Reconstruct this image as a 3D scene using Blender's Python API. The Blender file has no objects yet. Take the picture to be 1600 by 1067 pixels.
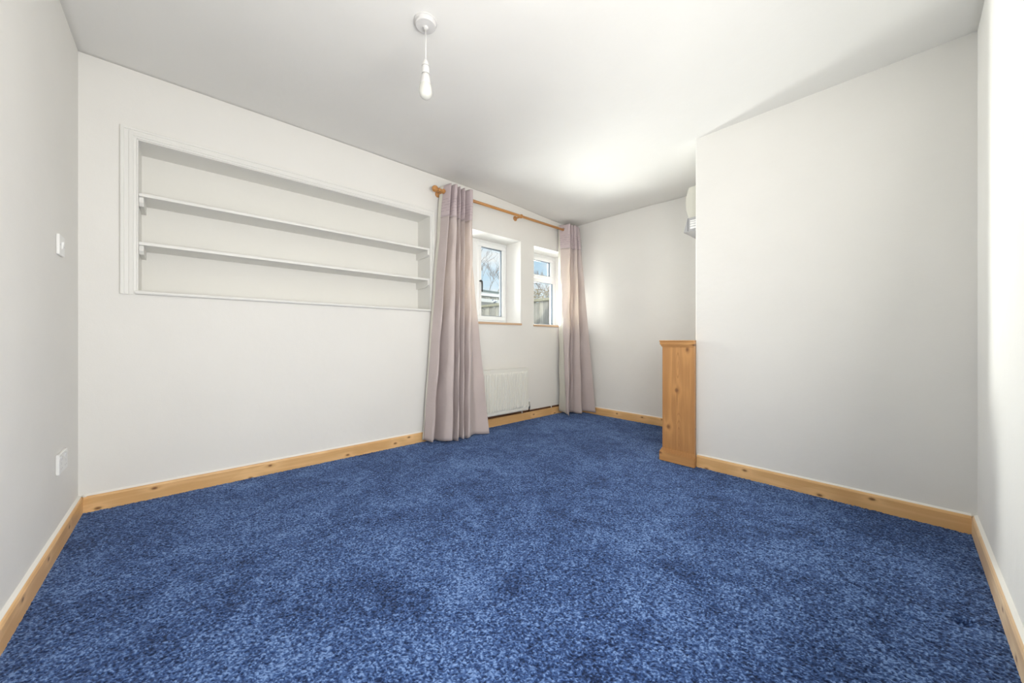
import bpy, bmesh, math, random
import numpy as np
from mathutils import Vector, Matrix

random.seed(7); rng = np.random.default_rng(7)
S = bpy.context.scene
COL = S.collection

# ------------------------------------------------------------------ camera
YAW = math.radians(47.566)
cam = bpy.data.cameras.new('camera'); cam_o = bpy.data.objects.new('camera', cam); COL.objects.link(cam_o)
cam.sensor_width = 36; cam.lens = 36 * 562.24 / 1600
cam.shift_y = -2.5 / 1600; cam.clip_start = .02; cam.clip_end = 300
cam_o.location = (0, 0, .88); cam_o.rotation_euler = (math.pi / 2, 0, YAW)
S.camera = cam_o
S.view_settings.view_transform = 'Standard'; S.view_settings.look = 'None'
S.view_settings.gamma = 1; S.view_settings.use_curve_mapping = False
S.view_settings.exposure = 0.0

# ------------------------------------------------------------------ sky
W = bpy.data.worlds.new('sky'); S.world = W; W.use_nodes = True
nt = W.node_tree; nt.nodes.clear()
def N(nt, t, **k):
    n = nt.nodes.new(t)
    for a, v in k.items():
        if a in ('inp',):
            for i, x in v.items(): n.inputs[i].default_value = x
        else: setattr(n, a, v)
    return n
def ramp(nt, fac, stops, interp='LINEAR'):
    r = nt.nodes.new('ShaderNodeValToRGB'); r.color_ramp.interpolation = interp
    el = r.color_ramp.elements
    while len(el) < len(stops): el.new(.5)
    for e, (p, c) in zip(el, stops):
        e.position = p; e.color = (c[0], c[1], c[2], 1) if len(c) > 2 else (c[0],) * 3 + (1,)
    if fac is not None: nt.links.new(fac, r.inputs[0])
    return r
tc = N(nt, 'ShaderNodeTexCoord'); sx = N(nt, 'ShaderNodeSeparateXYZ'); nt.links.new(tc.outputs['Generated'], sx.inputs[0])
base = ramp(nt, sx.outputs['Z'], [(0, (.86, .91, .97)), (.10, (.70, .85, .98)), (.30, (.45, .72, .98)), (1, (.22, .48, .90))])
mp = N(nt, 'ShaderNodeMapping'); mp.inputs['Scale'].default_value = (1, 1, 2.4); nt.links.new(tc.outputs['Generated'], mp.inputs[0])
no = N(nt, 'ShaderNodeTexNoise', inp={'Scale': 4.2, 'Detail': 7, 'Roughness': .55}); nt.links.new(mp.outputs[0], no.inputs['Vector'])
cr = ramp(nt, no.outputs[0], [(.44, (0,)), (.60, (1,))])
mx = N(nt, 'ShaderNodeMixRGB'); nt.links.new(cr.outputs[0], mx.inputs[0]); nt.links.new(base.outputs[0], mx.inputs[1]); mx.inputs[2].default_value = (.93, .94, .97, 1)
bg = N(nt, 'ShaderNodeBackground', inp={'Strength': 1.12}); nt.links.new(mx.outputs[0], bg.inputs[0])
wo = N(nt, 'ShaderNodeOutputWorld'); nt.links.new(bg.outputs[0], wo.inputs[0])

# ------------------------------------------------------------------ sun and large lights
def light(name, kind, loc, direction, energy, color=(1, 1, 1), size=None, size_y=None, **k):
    L = bpy.data.lights.new(name, kind); L.energy = energy; L.color = color
    if kind == 'AREA':
        L.shape = 'RECTANGLE'; L.size = size; L.size_y = size_y or size
    for a, v in k.items(): setattr(L, a, v)
    o = bpy.data.objects.new(name, L); COL.objects.link(o); o.location = loc
    o.rotation_euler = Vector(direction).to_track_quat('-Z', 'Y').to_euler()
    return o
light('sun', 'SUN', (5, -9, 8), (-.55, .7, -.5), 4.0, (1, .96, .88), angle=math.radians(1))
# added area lamps outside the windows, out of view, strengthening the window light
light('outside_fill_near', 'AREA', (-3.60, 2.20, 1.35), (1, -.14, .06), 40, (1, .99, .97), .85, 1.3, spread=math.radians(106))
light('outside_fill_far', 'AREA', (-3.47, 3.40, 1.32), (1, -.34, -.04), 52, (1, .99, .97), .32, 1.3, spread=math.radians(88))
# two added fill lamps behind the camera
light('rear_fill', 'AREA', (-.55, -.36, 1.35), (-.52, 1, .14), 6, (1, .985, .96), .9, 1.7, spread=math.radians(75))
light('side_fill', 'AREA', (.19, .55, 1.35), (-1, -.08, .16), 70, (1, .985, .96), 1.1, 1.4)

# ------------------------------------------------------------------ materials
def mat(name, col=(.8, .8, .8), rough=.6, metal=0., spec=None):
    m = bpy.data.materials.new(name); m.use_nodes = True
    b = m.node_tree.nodes['Principled BSDF']
    b.inputs['Base Color'].default_value = (*col, 1); b.inputs['Roughness'].default_value = rough; b.inputs['Metallic'].default_value = metal
    if spec is not None: b.inputs['Specular IOR Level'].default_value = spec
    return m
def bsdf(m): return m.node_tree.nodes['Principled BSDF']
def coords(nt, kind='Object', scale=(1, 1, 1), rot=(0, 0, 0)):
    t = N(nt, 'ShaderNodeTexCoord'); mp = N(nt, 'ShaderNodeMapping'); mp.inputs['Scale'].default_value = scale; mp.inputs['Rotation'].default_value = rot
    nt.links.new(t.outputs[kind], mp.inputs[0]); return mp.outputs[0]
def noise(nt, vec, scale, detail=4, rough=.5, dist=0):
    n = N(nt, 'ShaderNodeTexNoise', inp={'Scale': scale, 'Detail': detail, 'Roughness': rough, 'Distortion': dist}); nt.links.new(vec, n.inputs['Vector']); return n
def bump(m, h, strength, dist):
    nt = m.node_tree; b = N(nt, 'ShaderNodeBump', inp={'Strength': strength, 'Distance': dist}); nt.links.new(h, b.inputs['Height']); nt.links.new(b.outputs[0], bsdf(m).inputs['Normal']); return b
def paint(name, col, rough=.75, amount=.02):
    m = mat(name, col, rough, spec=.3); nt = m.node_tree; v = coords(nt)
    n = noise(nt, v, 1.7, 5)
    lo = tuple(c * (1 - amount) for c in col); hi = tuple(min(1, c * (1 + amount)) for c in col)
    r = ramp(nt, n.outputs[0], [(.3, lo), (.7, hi)]); nt.links.new(r.outputs[0], bsdf(m).inputs['Base Color'])
    a = noise(nt, v, 5, 3); b = noise(nt, v, 140, 2)
    ad = N(nt, 'ShaderNodeMath', operation='MULTIPLY_ADD'); nt.links.new(b.outputs[0], ad.inputs[0]); ad.inputs[1].default_value = .06; nt.links.new(a.outputs[0], ad.inputs[2])
    bump(m, ad.outputs[0], .35, .012)
    return m
WALL = paint('white_wall_paint', (.80, .787, .752))
CEIL = paint('white_ceiling_paint', (.80, .79, .76))
TRIM = mat('white_gloss_trim', (.80, .792, .757), .42)
PLASTIC = mat('white_plastic', (.83, .83, .81), .3)
PLASTIC_D = mat('grey_rocker', (.62, .62, .62), .35)
DARKSLOT = mat('dark_slot', (.05, .05, .05), .6)
UPVC = mat('white_upvc', (.86, .87, .86), .25)
GASKET = mat('dark_gasket', (.10, .13, .16), .5)
RADW = mat('radiator_enamel', (.78, .775, .72), .33)
CHROME = mat('dull_chrome', (.45, .45, .44), .3, 1)
COPPER = mat('aged_copper_pipe', (.17, .075, .035), .45, .6)
SILVER = mat('silver_plastic', (.42, .42, .43), .35, .3)
CAULK = mat('white_caulk', (.82, .80, .75), .6)
RODW = mat('varnished_beech', (.50, .23, .07), .32)
nt_ = RODW.node_tree; nn = noise(nt_, coords(nt_, scale=(40, 2, 40)), 3, 4); rr = ramp(nt_, nn.outputs[0], [(.3, (.44, .19, .05)), (.7, (.60, .30, .10))]); nt_.links.new(rr.outputs[0], bsdf(RODW).inputs['Base Color'])
BRASS = mat('antique_eyelet', (.33, .20, .10), .35, .8)

def pine(name, axis, light_=(.83, .53, .25), dark=(.66, .36, .13), knots=None, rings=False):
    m = mat(name, light_, .42); nt = m.node_tree
    lo, hi = 1.6, 34
    sc = [hi, hi, hi]; sc[axis] = lo
    v = coords(nt, scale=tuple(sc)); 
    base_v = coords(nt)
    # knots
    if knots:
        prev = None
        for (p, rad, el) in knots:
            sub = N(nt, 'ShaderNodeVectorMath', operation='SUBTRACT'); nt.links.new(base_v, sub.inputs[0]); sub.inputs[1].default_value = p
            mul = N(nt, 'ShaderNodeVectorMath', operation='MULTIPLY'); nt.links.new(sub.outputs[0], mul.inputs[0])
            k = [1 / rad] * 3; k[axis] = 1 / (rad * el); k[1] = 0 if axis != 1 else k[1]; mul.inputs[1].default_value = k
            ln = N(nt, 'ShaderNodeVectorMath', operation='LENGTH'); nt.links.new(mul.outputs[0], ln.inputs[0])
            if prev is None: prev = ln.outputs['Value']
            else:
                mi = N(nt, 'ShaderNodeMath', operation='MINIMUM'); nt.links.new(prev, mi.inputs[0]); nt.links.new(ln.outputs['Value'], mi.inputs[1]); prev = mi.outputs[0]
        kd = prev
    else:
        sp = N(nt, 'ShaderNodeSeparateXYZ'); nt.links.new(base_v, sp.inputs[0]); cb = N(nt, 'ShaderNodeCombineXYZ')
        m1 = N(nt, 'ShaderNodeMath', operation='MULTIPLY'); nt.links.new(sp.outputs[axis], m1.inputs[0]); m1.inputs[1].default_value = 5.
        m2 = N(nt, 'ShaderNodeMath', operation='MULTIPLY'); nt.links.new(sp.outputs[2 if axis != 2 else 0], m2.inputs[0]); m2.inputs[1].default_value = 9.
        nt.links.new(m1.outputs[0], cb.inputs[0]); nt.links.new(m2.outputs[0], cb.inputs[1])
        vo = N(nt, 'ShaderNodeTexVoronoi', voronoi_dimensions='2D', inp={'Scale': 1.0, 'Randomness': 1.0}); nt.links.new(cb.outputs[0], vo.inputs['Vector'])
        sc_ = N(nt, 'ShaderNodeSeparateColor'); nt.links.new(vo.outputs['Color'], sc_.inputs[0]); gt = N(nt, 'ShaderNodeMath', operation='GREATER_THAN'); nt.links.new(sc_.outputs[0], gt.inputs[0]); gt.inputs[1].default_value = .68
        am = N(nt, 'ShaderNodeMath', operation='MULTIPLY_ADD'); nt.links.new(gt.outputs[0], am.inputs[0]); am.inputs[1].default_value = 9.; 
        mm = N(nt, 'ShaderNodeMath', operation='MULTIPLY'); nt.links.new(vo.outputs['Distance'], mm.inputs[0]); mm.inputs[1].default_value = 13.; nt.links.new(mm.outputs[0], am.inputs[2]); kd = am.outputs[0]
    # grain warped round the knots
    inv = N(nt, 'ShaderNodeMath', operation='DIVIDE'); inv.inputs[0].default_value = 1.0; 
    ad0 = N(nt, 'ShaderNodeMath', operation='ADD'); nt.links.new(kd, ad0.inputs[0]); ad0.inputs[1].default_value = .4; nt.links.new(ad0.outputs[0], inv.inputs[1])
    gr = noise(nt, v, 1.0, 5, .55, .6)
    ad = N(nt, 'ShaderNodeMath', operation='MULTIPLY_ADD'); nt.links.new(inv.outputs[0], ad.inputs[0]); ad.inputs[1].default_value = .9; nt.links.new(gr.outputs[0], ad.inputs[2])
    ml = N(nt, 'ShaderNodeMath', operation='MULTIPLY'); nt.links.new(ad.outputs[0], ml.inputs[0]); ml.inputs[1].default_value = 9
    sn = N(nt, 'ShaderNodeMath', operation='SINE'); nt.links.new(ml.outputs[0], sn.inputs[0])
    mr = N(nt, 'ShaderNodeMapRange', inp={'From Min': -1, 'From Max': 1}); nt.links.new(sn.outputs[0], mr.inputs[0])
    c1 = ramp(nt, mr.outputs[0], [(.0, tuple(a * .55 + b * .45 for a, b in zip(light_, dark))), (.75, light_), (1, tuple(min(1, c * 1.06) for c in light_))])
    big = noise(nt, base_v, 3, 3); c2 = N(nt, 'ShaderNodeMixRGB', blend_type='MULTIPLY'); rb = ramp(nt, big.outputs[0], [(.3, (.88, .84, .78)), (.7, (1, 1, 1))]); c2.inputs[0].default_value = 1
    nt.links.new(c1.outputs[0], c2.inputs[1]); nt.links.new(rb.outputs[0], c2.inputs[2])
    if rings:       # flat-sawn figure up the middle of the board
        prev = c2
        for (cx_, cz_, rx, rz, sc_) in ((.012, .19, .034, .21, 16), (.004, .70, .020, .16, 9)):
            sb = N(nt, 'ShaderNodeVectorMath', operation='SUBTRACT'); wv = noise(nt, coords(nt, scale=(18, 1, 9)), 1, 3)
            wm = N(nt, 'ShaderNodeVectorMath', operation='MULTIPLY_ADD'); nt.links.new(wv.outputs['Color'], wm.inputs[0]); wm.inputs[1].default_value = (.016, 0, .03); nt.links.new(base_v, wm.inputs[2])
            nt.links.new(wm.outputs[0], sb.inputs[0]); sb.inputs[1].default_value = (cx_ + .008, 0, cz_ + .015)
            mu = N(nt, 'ShaderNodeVectorMath', operation='MULTIPLY'); nt.links.new(sb.outputs[0], mu.inputs[0]); mu.inputs[1].default_value = (1 / rx, 0, 1 / rz)
            le = N(nt, 'ShaderNodeVectorMath', operation='LENGTH'); nt.links.new(mu.outputs[0], le.inputs[0])
            mt_ = N(nt, 'ShaderNodeMath', operation='MULTIPLY'); nt.links.new(le.outputs['Value'], mt_.inputs[0]); mt_.inputs[1].default_value = sc_ * 1.6
            si = N(nt, 'ShaderNodeMath', operation='SINE'); nt.links.new(mt_.outputs[0], si.inputs[0])
            ln_ = ramp(nt, si.outputs[0], [(.35, (0,)), (.95, (1,))]); mk = ramp(nt, le.outputs['Value'], [(.75, (.55,)), (1.0, (0,))])
            mm_ = N(nt, 'ShaderNodeMath', operation='MULTIPLY'); nt.links.new(ln_.outputs[0], mm_.inputs[0]); nt.links.new(mk.outputs[0], mm_.inputs[1])
            cx3 = N(nt, 'ShaderNodeMixRGB'); nt.links.new(mm_.outputs[0], cx3.inputs[0]); nt.links.new(prev.outputs[0], cx3.inputs[1]); cx3.inputs[2].default_value = (*dark, 1); prev = cx3
        c2 = prev
    km = ramp(nt, kd, [(.0, (1,)), (.55, (.8,)), (1, (0,))]) 
    c3 = N(nt, 'ShaderNodeMixRGB'); nt.links.new(km.outputs[0], c3.inputs[0]); nt.links.new(c2.outputs[0], c3.inputs[1]); c3.inputs[2].default_value = (.20, .085, .03, 1)
    nt.links.new(c3.outputs[0], bsdf(m).inputs['Base Color'])
    bump(m, mr.outputs[0], .08, .002)
    return m
PINE_Y = pine('knotty_pine_lengthwise', 1)
PINE_X = pine('knotty_pine_crosswise', 0)
PINE_PALE = pine('pale_pine', 1, (.82, .62, .40), (.6, .38, .2))
PANEL_PINE = pine('knotty_pine_panel', 2, (.58, .30, .11), (.36, .16, .05), knots=[((-.002, 0, .520), .015, 1.25), ((-.062, 0, .250), .015, 1.15), ((.070, 0, .812), .012, 1.5), ((-.001, 0, .47), .0022, 45)], rings=True)
PINE_CAP = pine('pine_moulding', 0, (.60, .32, .12), (.42, .19, .06))

# ------------------------------------------------------------------ mesh helpers
def tag(o, label=None, cat=None, group=None, kind=None):
    for k, v in (('label', label), ('category', cat), ('group', group), ('kind', kind)):
        if v: o[k] = v
    return o
def empty(name, loc=(0, 0, 0), parent=None, **t):
    o = bpy.data.objects.new(name, None); COL.objects.link(o); o.location = loc; o.empty_display_size = .05
    if parent: o.parent = parent
    return tag(o, **t)
def obj(name, bm, m, parent=None, smooth=False, bevel=0, **t):
    me = bpy.data.meshes.new(name)
    bmesh.ops.recalc_face_normals(bm, faces=bm.faces[:])
    bm.to_mesh(me); bm.free()
    if isinstance(m, (list, tuple)):
        for x in m: me.materials.append(x)
    else: me.materials.append(m)
    o = bpy.data.objects.new(name, me); COL.objects.link(o)
    if smooth:
        for p in me.polygons: p.use_smooth = True
    if bevel:
        b = o.modifiers.new('bevel', 'BEVEL'); b.width = bevel; b.segments = 2; b.limit_method = 'ANGLE'; b.angle_limit = math.radians(40)
    if parent:                      # meshes are written in room coordinates
        o.parent = parent; o.matrix_parent_inverse = Matrix.Identity(4)
        off = Vector((0, 0, 0)); p = parent
        while p: off += p.location; p = p.parent
        me.transform(Matrix.Translation(-off))
        # keep Object texture coordinates in room metres
        o.location = (0, 0, 0)
    return tag(o, **t)
def box(bm, x0, x1, y0, y1, z0, z1, mi=0):
    vs = [bm.verts.new(p) for p in ((x0, y0, z0), (x1, y0, z0), (x1, y1, z0), (x0, y1, z0), (x0, y0, z1), (x1, y0, z1), (x1, y1, z1), (x0, y1, z1))]
    for f in ((0, 3, 2, 1), (4, 5, 6, 7), (0, 1, 5, 4), (1, 2, 6, 5), (2, 3, 7, 6), (3, 0, 4, 7)):
        bm.faces.new([vs[i] for i in f]).material_index = mi
    return bm
def B(*a): return box(bmesh.new(), *a)
def prism(bm, prof, a0, a1, axis, cap=True):
    """extrude a closed 2-D profile along an axis (profile coords are the other two axes in order)"""
    def P(p, a):
        q = list(p); q.insert(axis, a); return q
    r0 = [bm.verts.new(P(p, a0)) for p in prof]; r1 = [bm.verts.new(P(p, a1)) for p in prof]
    n = len(prof)
    for i in range(n): bm.faces.new((r0[i], r0[(i + 1) % n], r1[(i + 1) % n], r1[i]))
    if cap: bm.faces.new(r0); bm.faces.new(r1[::-1])
    return bm
def lathe(bm, prof, c=(0, 0, 0), axis='Z', n=32):
    rings = []
    for r, h in prof:
        ring = []
        for i in range(n):
            a = 2 * math.pi * i / n; u, v = r * math.cos(a), r * math.sin(a)
            p = {'Z': (u, v, h), 'Y': (u, h, v), 'X': (h, u, v)}[axis]
            ring.append(bm.verts.new((p[0] + c[0], p[1] + c[1], p[2] + c[2])))
        rings.append(ring)
    for a, b in zip(rings, rings[1:]):
        for i in range(n): bm.faces.new((a[i], a[(i + 1) % n], b[(i + 1) % n], b[i]))
    bm.faces.new(rings[0]); bm.faces.new(rings[-1][::-1])
    return bm
def tube(bm, pts, rads, n=12):
    pts = [Vector(p) for p in pts]
    if not hasattr(rads, '__len__'): rads = [rads] * len(pts)
    rings = []; ref = Vector((.13, .21, .97))
    for i, p in enumerate(pts):
        d = (pts[min(i + 1, len(pts) - 1)] - pts[max(i - 1, 0)]).normalized()
        u = d.cross(ref)
        if u.length < .05: u = d.cross(Vector((1, 0, 0)))
        u.normalize(); v = d.cross(u)
        rings.append([bm.verts.new(p + rads[i] * (math.cos(2 * math.pi * k / n) * u + math.sin(2 * math.pi * k / n) * v)) for k in range(n)])
    for a, b in zip(rings, rings[1:]):
        for i in range(n): bm.faces.new((a[i], a[(i + 1) % n], b[(i + 1) % n], b[i]))
    bm.faces.new(rings[0]); bm.faces.new(rings[-1][::-1])
    return bm
def sphere(bm, c, r, n=24, sc=(1, 1, 1)):
    bmesh.ops.create_uvsphere(bm, u_segments=n, v_segments=n // 2, radius=r, matrix=Matrix.Translation(c) @ Matrix.Diagonal((*sc, 1)))
    return bm
def smoothstep(a, b, x):
    t = min(1, max(0, (x - a) / (b - a))); return t * t * (3 - 2 * t)

# ------------------------------------------------------------------ room shell
XA, XD, YE, YB, YC = -2.84, .22, -.394, 2.655, 3.625
XR = -.995                       # return of the chimney breast
XI = -3.13                       # back of the inner leaf, where the window frames sit
XO = -3.168
W1 = (1.74, 2.724, 1.048, 1.958)
W2 = (2.932, 3.571, 1.043, 1.946)
NI = (-.187, 1.619, 1.135, 1.980)
def ceil_z(x, y):
    s = smoothstep(-2.8, -1.5, x) * smoothstep(1.5, 2.62, y)
    s = max(s, .85 * smoothstep(2.2, 3.62, y))
    und = .004 * math.sin(x * 2.3 + 1) * math.sin(y * 1.9)
    return 2.35 - .066 * s + und

bm = bmesh.new()
def leaf(bm, x0, x1, holes, y0, y1, z0, z1):
    ys = sorted({y0, y1, *[h[0] for h in holes], *[h[1] for h in holes]}); zs = sorted({z0, z1, *[h[2] for h in holes], *[h[3] for h in holes]})
    def hole(y, z): return any(h[0] < y < h[1] and h[2] < z < h[3] for h in holes) or not (y0 < y < y1 and z0 < z < z1)
    cache = {}
    def V(*p):
        if p not in cache: cache[p] = bm.verts.new(p)
        return cache[p]
    for i in range(len(ys) - 1):
        for j in range(len(zs) - 1):
            a, b, c, d = ys[i], ys[i + 1], zs[j], zs[j + 1]; ym, zm = (a + b) / 2, (c + d) / 2
            if hole(ym, zm): continue
            for x in (x0, x1): bm.faces.new((V(x, a, c), V(x, b, c), V(x, b, d), V(x, a, d)))
            for (yn, zn, q) in (((ys[i - 1] + a) / 2 if i else a - 1, zm, ((a, c), (a, d))), ((b + ys[i + 2]) / 2 if i + 2 < len(ys) else b + 1, zm, ((b, c), (b, d))),
                                (ym, (zs[j - 1] + c) / 2 if j else c - 1, ((a, c), (b, c))), (ym, (d + zs[j + 2]) / 2 if j + 2 < len(zs) else d + 1, ((a, d), (b, d)))):
                if hole(yn, zn): bm.faces.new((V(x0, *q[0]), V(x1, *q[0]), V(x1, *q[1]), V(x0, *q[1])))
leaf(bm, XI, XA, [W1, W2, NI], YE - .2, YC + .2, -.05, 2.5)
def inner(w, g=.002): return (w[0] + g, w[1] - g, w[2] + g, w[3] - g)
leaf(bm, XO, XI - .0005, [inner(W1), inner(W2)], YE - .2, YC + .2, -.35, 2.5)
obj('wall_left', bm, WALL, kind='structure')
obj('wall_far', B(XA - .25, XD + .2, YC, YC + .19, -.05, 2.498), WALL, kind='structure')
obj('wall_right', B(XD, XD + .2, YE - .2, YC, -.05, 2.5), WALL, kind='structure')
obj('wall_near', B(XA - .25, XD + .1, YE - .19, YE, -.05, 2.497), WALL, kind='structure')
obj('wall_chimney_breast', B(XR, XD + .1, YB, YC + .1, -.05, 2.499), WALL, bevel=.006, kind='structure')
obj('floor', B(XO, XD + .2, YE - .2, YC + .2, -.2, -.055), mat('floorboards', (.3, .2, .12)), kind='structure')
bm = bmesh.new(); nx, ny = 60, 76; g = []
for i in range(nx + 1):
    x = XA - .02 + (XD - XA + .04) * i / nx
    g.append([bm.verts.new((x, YE - .02 + (YC - YE + .04) * j / ny, 0)) for j in range(ny + 1)])
for r in g:
    for v in r: v.co.z = ceil_z(v.co.x, v.co.y)
for i in range(nx):
    for j in range(ny): bm.faces.new((g[i][j], g[i + 1][j], g[i + 1][j + 1], g[i][j + 1]))
ceil_o = obj('ceiling', bm, CEIL, smooth=True, kind='structure')
sm = ceil_o.modifiers.new('thick', 'SOLIDIFY'); sm.thickness = .12; sm.offset = 1 if ceil_o.data.polygons[0].normal.z > 0 else -1
obj('roof_deck', B(XO - .1, XD + .3, YE - .3, YC + .3, 2.5, 2.6), mat('roof_dark', (.2, .18, .16)), kind='structure')

# ------------------------------------------------------------------ carpet
def build_carpet():
    st = .0040
    xs = np.arange(XA, XD + st, st); ys = np.arange(YE, YC + st, st)
    X, Y = np.meshgrid(xs, ys, indexing='ij')
    r = rng.random(X.shape); r2 = rng.random(X.shape)
    k = (np.roll(r, 1, 0) + np.roll(r, 1, 1) + r * 6) / 8
    Z = -.006 + .0065 * k
    for (cx, cy, rad, dep) in ((.118, 1.80, .022, .016), (.0, 1.70, .016, .012), (-.253, 2.03, .02, .009), (-.5, 1.1, .05, .002)):
        Z -= dep * np.exp(-(((X - cx) ** 2 + (Y - cy) ** 2) / rad ** 2))
    X2 = X + (rng.random(X.shape) - .5) * st * .7; Y2 = Y + (r2 - .5) * st * .7
    X2 = np.clip(X2, XA + .0, XD); Y2 = np.clip(Y2, YE, YC)
    n, m = X.shape
    co = np.stack([X2, Y2, Z], -1).reshape(-1, 3).astype(np.float32)
    idx = np.arange(n * m).reshape(n, m)
    q = np.stack([idx[:-1, :-1], idx[1:, :-1], idx[1:, 1:], idx[:-1, 1:]], -1).reshape(-1, 4)
    cx = co[q[:, 0], 0]; cy = co[q[:, 0], 1]
    q = q[~((cx > XR + .01) & (cy > YB + .01))]
    me = bpy.data.meshes.new('carpet'); me.vertices.add(len(co)); me.vertices.foreach_set('co', co.ravel())
    me.loops.add(q.size); me.loops.foreach_set('vertex_index', q.ravel().astype(np.int32))
    me.polygons.add(len(q)); me.polygons.foreach_set('loop_start', np.arange(0, q.size, 4, dtype=np.int32)); 
    me.update(calc_edges=True); me.validate()
    me.polygons.foreach_set('use_smooth', np.ones(len(me.polygons), dtype=bool))
    at = me.attributes.new('tuft', 'FLOAT', 'POINT'); at.data.foreach_set('value', (.5 + (k * .5 + rng.random(k.shape) * .5 - .5) * 1.35).ravel().astype(np.float32))
    o = bpy.data.objects.new('carpet', me); COL.objects.link(o)
    m = mat('blue_pile', (.03, .07, .2), .95, spec=.15); nt = m.node_tree
    a = N(nt, 'ShaderNodeAttribute', attribute_name='tuft')
    v = coords(nt); n1 = noise(nt, v, 2.2, 7, .66, .5); n2 = noise(nt, v, 11, 4, .6); n3 = noise(nt, coords(nt, scale=(1, 1, .2)), 95, 3, .6)
    s1 = N(nt, 'ShaderNodeMath', operation='MULTIPLY_ADD'); nt.links.new(a.outputs['Fac'], s1.inputs[0]); s1.inputs[1].default_value = 1.0; 
    s2 = N(nt, 'ShaderNodeMath', operation='MULTIPLY_ADD'); nt.links.new(n1.outputs[0], s2.inputs[0]); s2.inputs[1].default_value = .92; nt.links.new(s1.outputs[0], s2.inputs[2])
    s3 = N(nt, 'ShaderNodeMath', operation='MULTIPLY_ADD'); nt.links.new(n2.outputs[0], s3.inputs[0]); s3.inputs[1].default_value = .45; nt.links.new(s2.outputs[0], s3.inputs[2])
    s4 = N(nt, 'ShaderNodeMath', operation='MULTIPLY_ADD'); nt.links.new(n3.outputs[0], s4.inputs[0]); s4.inputs[1].default_value = .45; nt.links.new(s3.outputs[0], s4.inputs[2])
    s1.inputs[2].default_value = -1.03 - .235
    n4 = noise(nt, v, 330, 1); s5 = N(nt, 'ShaderNodeMath', operation='MULTIPLY_ADD'); nt.links.new(n4.outputs[0], s5.inputs[0]); s5.inputs[1].default_value = .5; nt.links.new(s4.outputs[0], s5.inputs[2])
    n5 = noise(nt, v, 6.5, 3, .5, .8); sc5 = ramp(nt, n5.outputs[0], [(.30, (0,)), (.43, (1,))]); s6 = N(nt, 'ShaderNodeMath', operation='MULTIPLY_ADD'); nt.links.new(sc5.outputs[0], s6.inputs[0]); s6.inputs[1].default_value = .13; nt.links.new(s5.outputs[0], s6.inputs[2])
    s4 = s6
    r = ramp(nt, s4.outputs[0], [(.10, (.004, .009, .030)), (.38, (.016, .036, .110)), (.62, (.046, .094, .235)), (.92, (.165, .265, .49))])
    nt.links.new(r.outputs[0], bsdf(m).inputs['Base Color'])
    bsdf(m).inputs['Sheen Weight'].default_value = .35; bsdf(m).inputs['Sheen Tint'].default_value = (.4, .55, .95, 1); bsdf(m).inputs['Sheen Roughness'].default_value = .5
    me.materials.append(m)
    return tag(o, 'deep blue cut-pile fitted carpet covering the whole floor', 'carpet', kind='stuff')
build_carpet()

# ------------------------------------------------------------------ skirting boards
def skirt_prof(d, h, flip=1):       # (offset from wall, z)
    return [(0, -.01), (flip * d, -.01), (flip * d, h - .012), (flip * (d - .003), h - .004), (flip * (d - .008), h), (0, h)]
SK, SH = .018, .080
def skirting(name, prof_axis, wall, sgn, a0, a1, m, caulk=True, d=SK):
    pr = [(wall + sgn * p, z) for p, z in skirt_prof(d, SH)]
    o = obj(name, prism(bmesh.new(), pr, a0, a1, prof_axis), m, kind='structure')
    if caulk:
        c = [(wall, SH), (wall + sgn * .011, SH), (wall + sgn * .006, SH + .004), (wall + sgn * .001, SH + .007), (wall, SH + .007)]
        obj('caulk_line', prism(bmesh.new(), c, a0, a1, prof_axis), CAULK, o)
    return o
skirting('baseboard_left', 1, XA, 1, YE + SK, 2.846, PINE_Y, caulk=False)
skirting('baseboard_left', 1, XA, 1, 2.849, YC - SK, PINE_Y, caulk=False)
skirting('baseboard_far', 0, YC, -1, XA + .001, XR, PINE_X)
skirting('baseboard_chimney', 0, YB, -1, -.982, XD - SK, PINE_X)
skirting('baseboard_right', 1, XD, -1, YE + SK, YB, PINE_PALE)
skirting('baseboard_near', 0, YE, 1, XA + .001, XD, PINE_X)
# caulk along the left board, as far as the pipe
obj('trim_1', prism(bmesh.new(), [(XA, SH), (XA + .012, SH), (XA + .006, SH + .005), (XA, SH + .009)], YE + .02, 1.9, 1), CAULK, kind='structure')
obj('trim_2', B(XA + .002, XA + .0135, YE + SK, YE + SK + .0115, 0, SH + .008), CAULK, kind='structure')

# ------------------------------------------------------------------ windows
GLASS = bpy.data.materials.new('window_glass'); GLASS.use_nodes = True; ng = GLASS.node_tree; ng.nodes.clear()
g_t = N(ng, 'ShaderNodeBsdfTransparent'); g_t.inputs[0].default_value = (.95, .97, .96, 1); g_g = N(ng, 'ShaderNodeBsdfGlossy'); g_g.inputs['Roughness'].default_value = .01
g_l = N(ng, 'ShaderNodeLayerWeight'); g_l.inputs[0].default_value = .5; g_f = N(ng, 'ShaderNodeMapRange', inp={'From Min': 0, 'From Max': 1, 'To Min': .02, 'To Max': .25}); ng.links.new(g_l.outputs['Facing'], g_f.inputs[0]); g_m = N(ng, 'ShaderNodeMixShader'); g_o = N(ng, 'ShaderNodeOutputMaterial')
ng.links.new(g_f.outputs[0], g_m.inputs[0]); ng.links.new(g_t.outputs[0], g_m.inputs[1]); ng.links.new(g_g.outputs[0], g_m.inputs[2]); ng.links.new(g_m.outputs[0], g_o.inputs[0])
def ring(bm, x0, x1, y0, y1, z0, z1, t, tb=None):
    tb = tb or t
    box(bm, x0, x1, y0, y1, z0, z0 + tb); box(bm, x0, x1, y0, y1, z1 - t, z1)
    box(bm, x0, x1, y0, y0 + t, z0 + tb, z1 - t); box(bm, x0, x1, y1 - t, y1, z0 + tb, z1 - t)
    return bm
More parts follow.
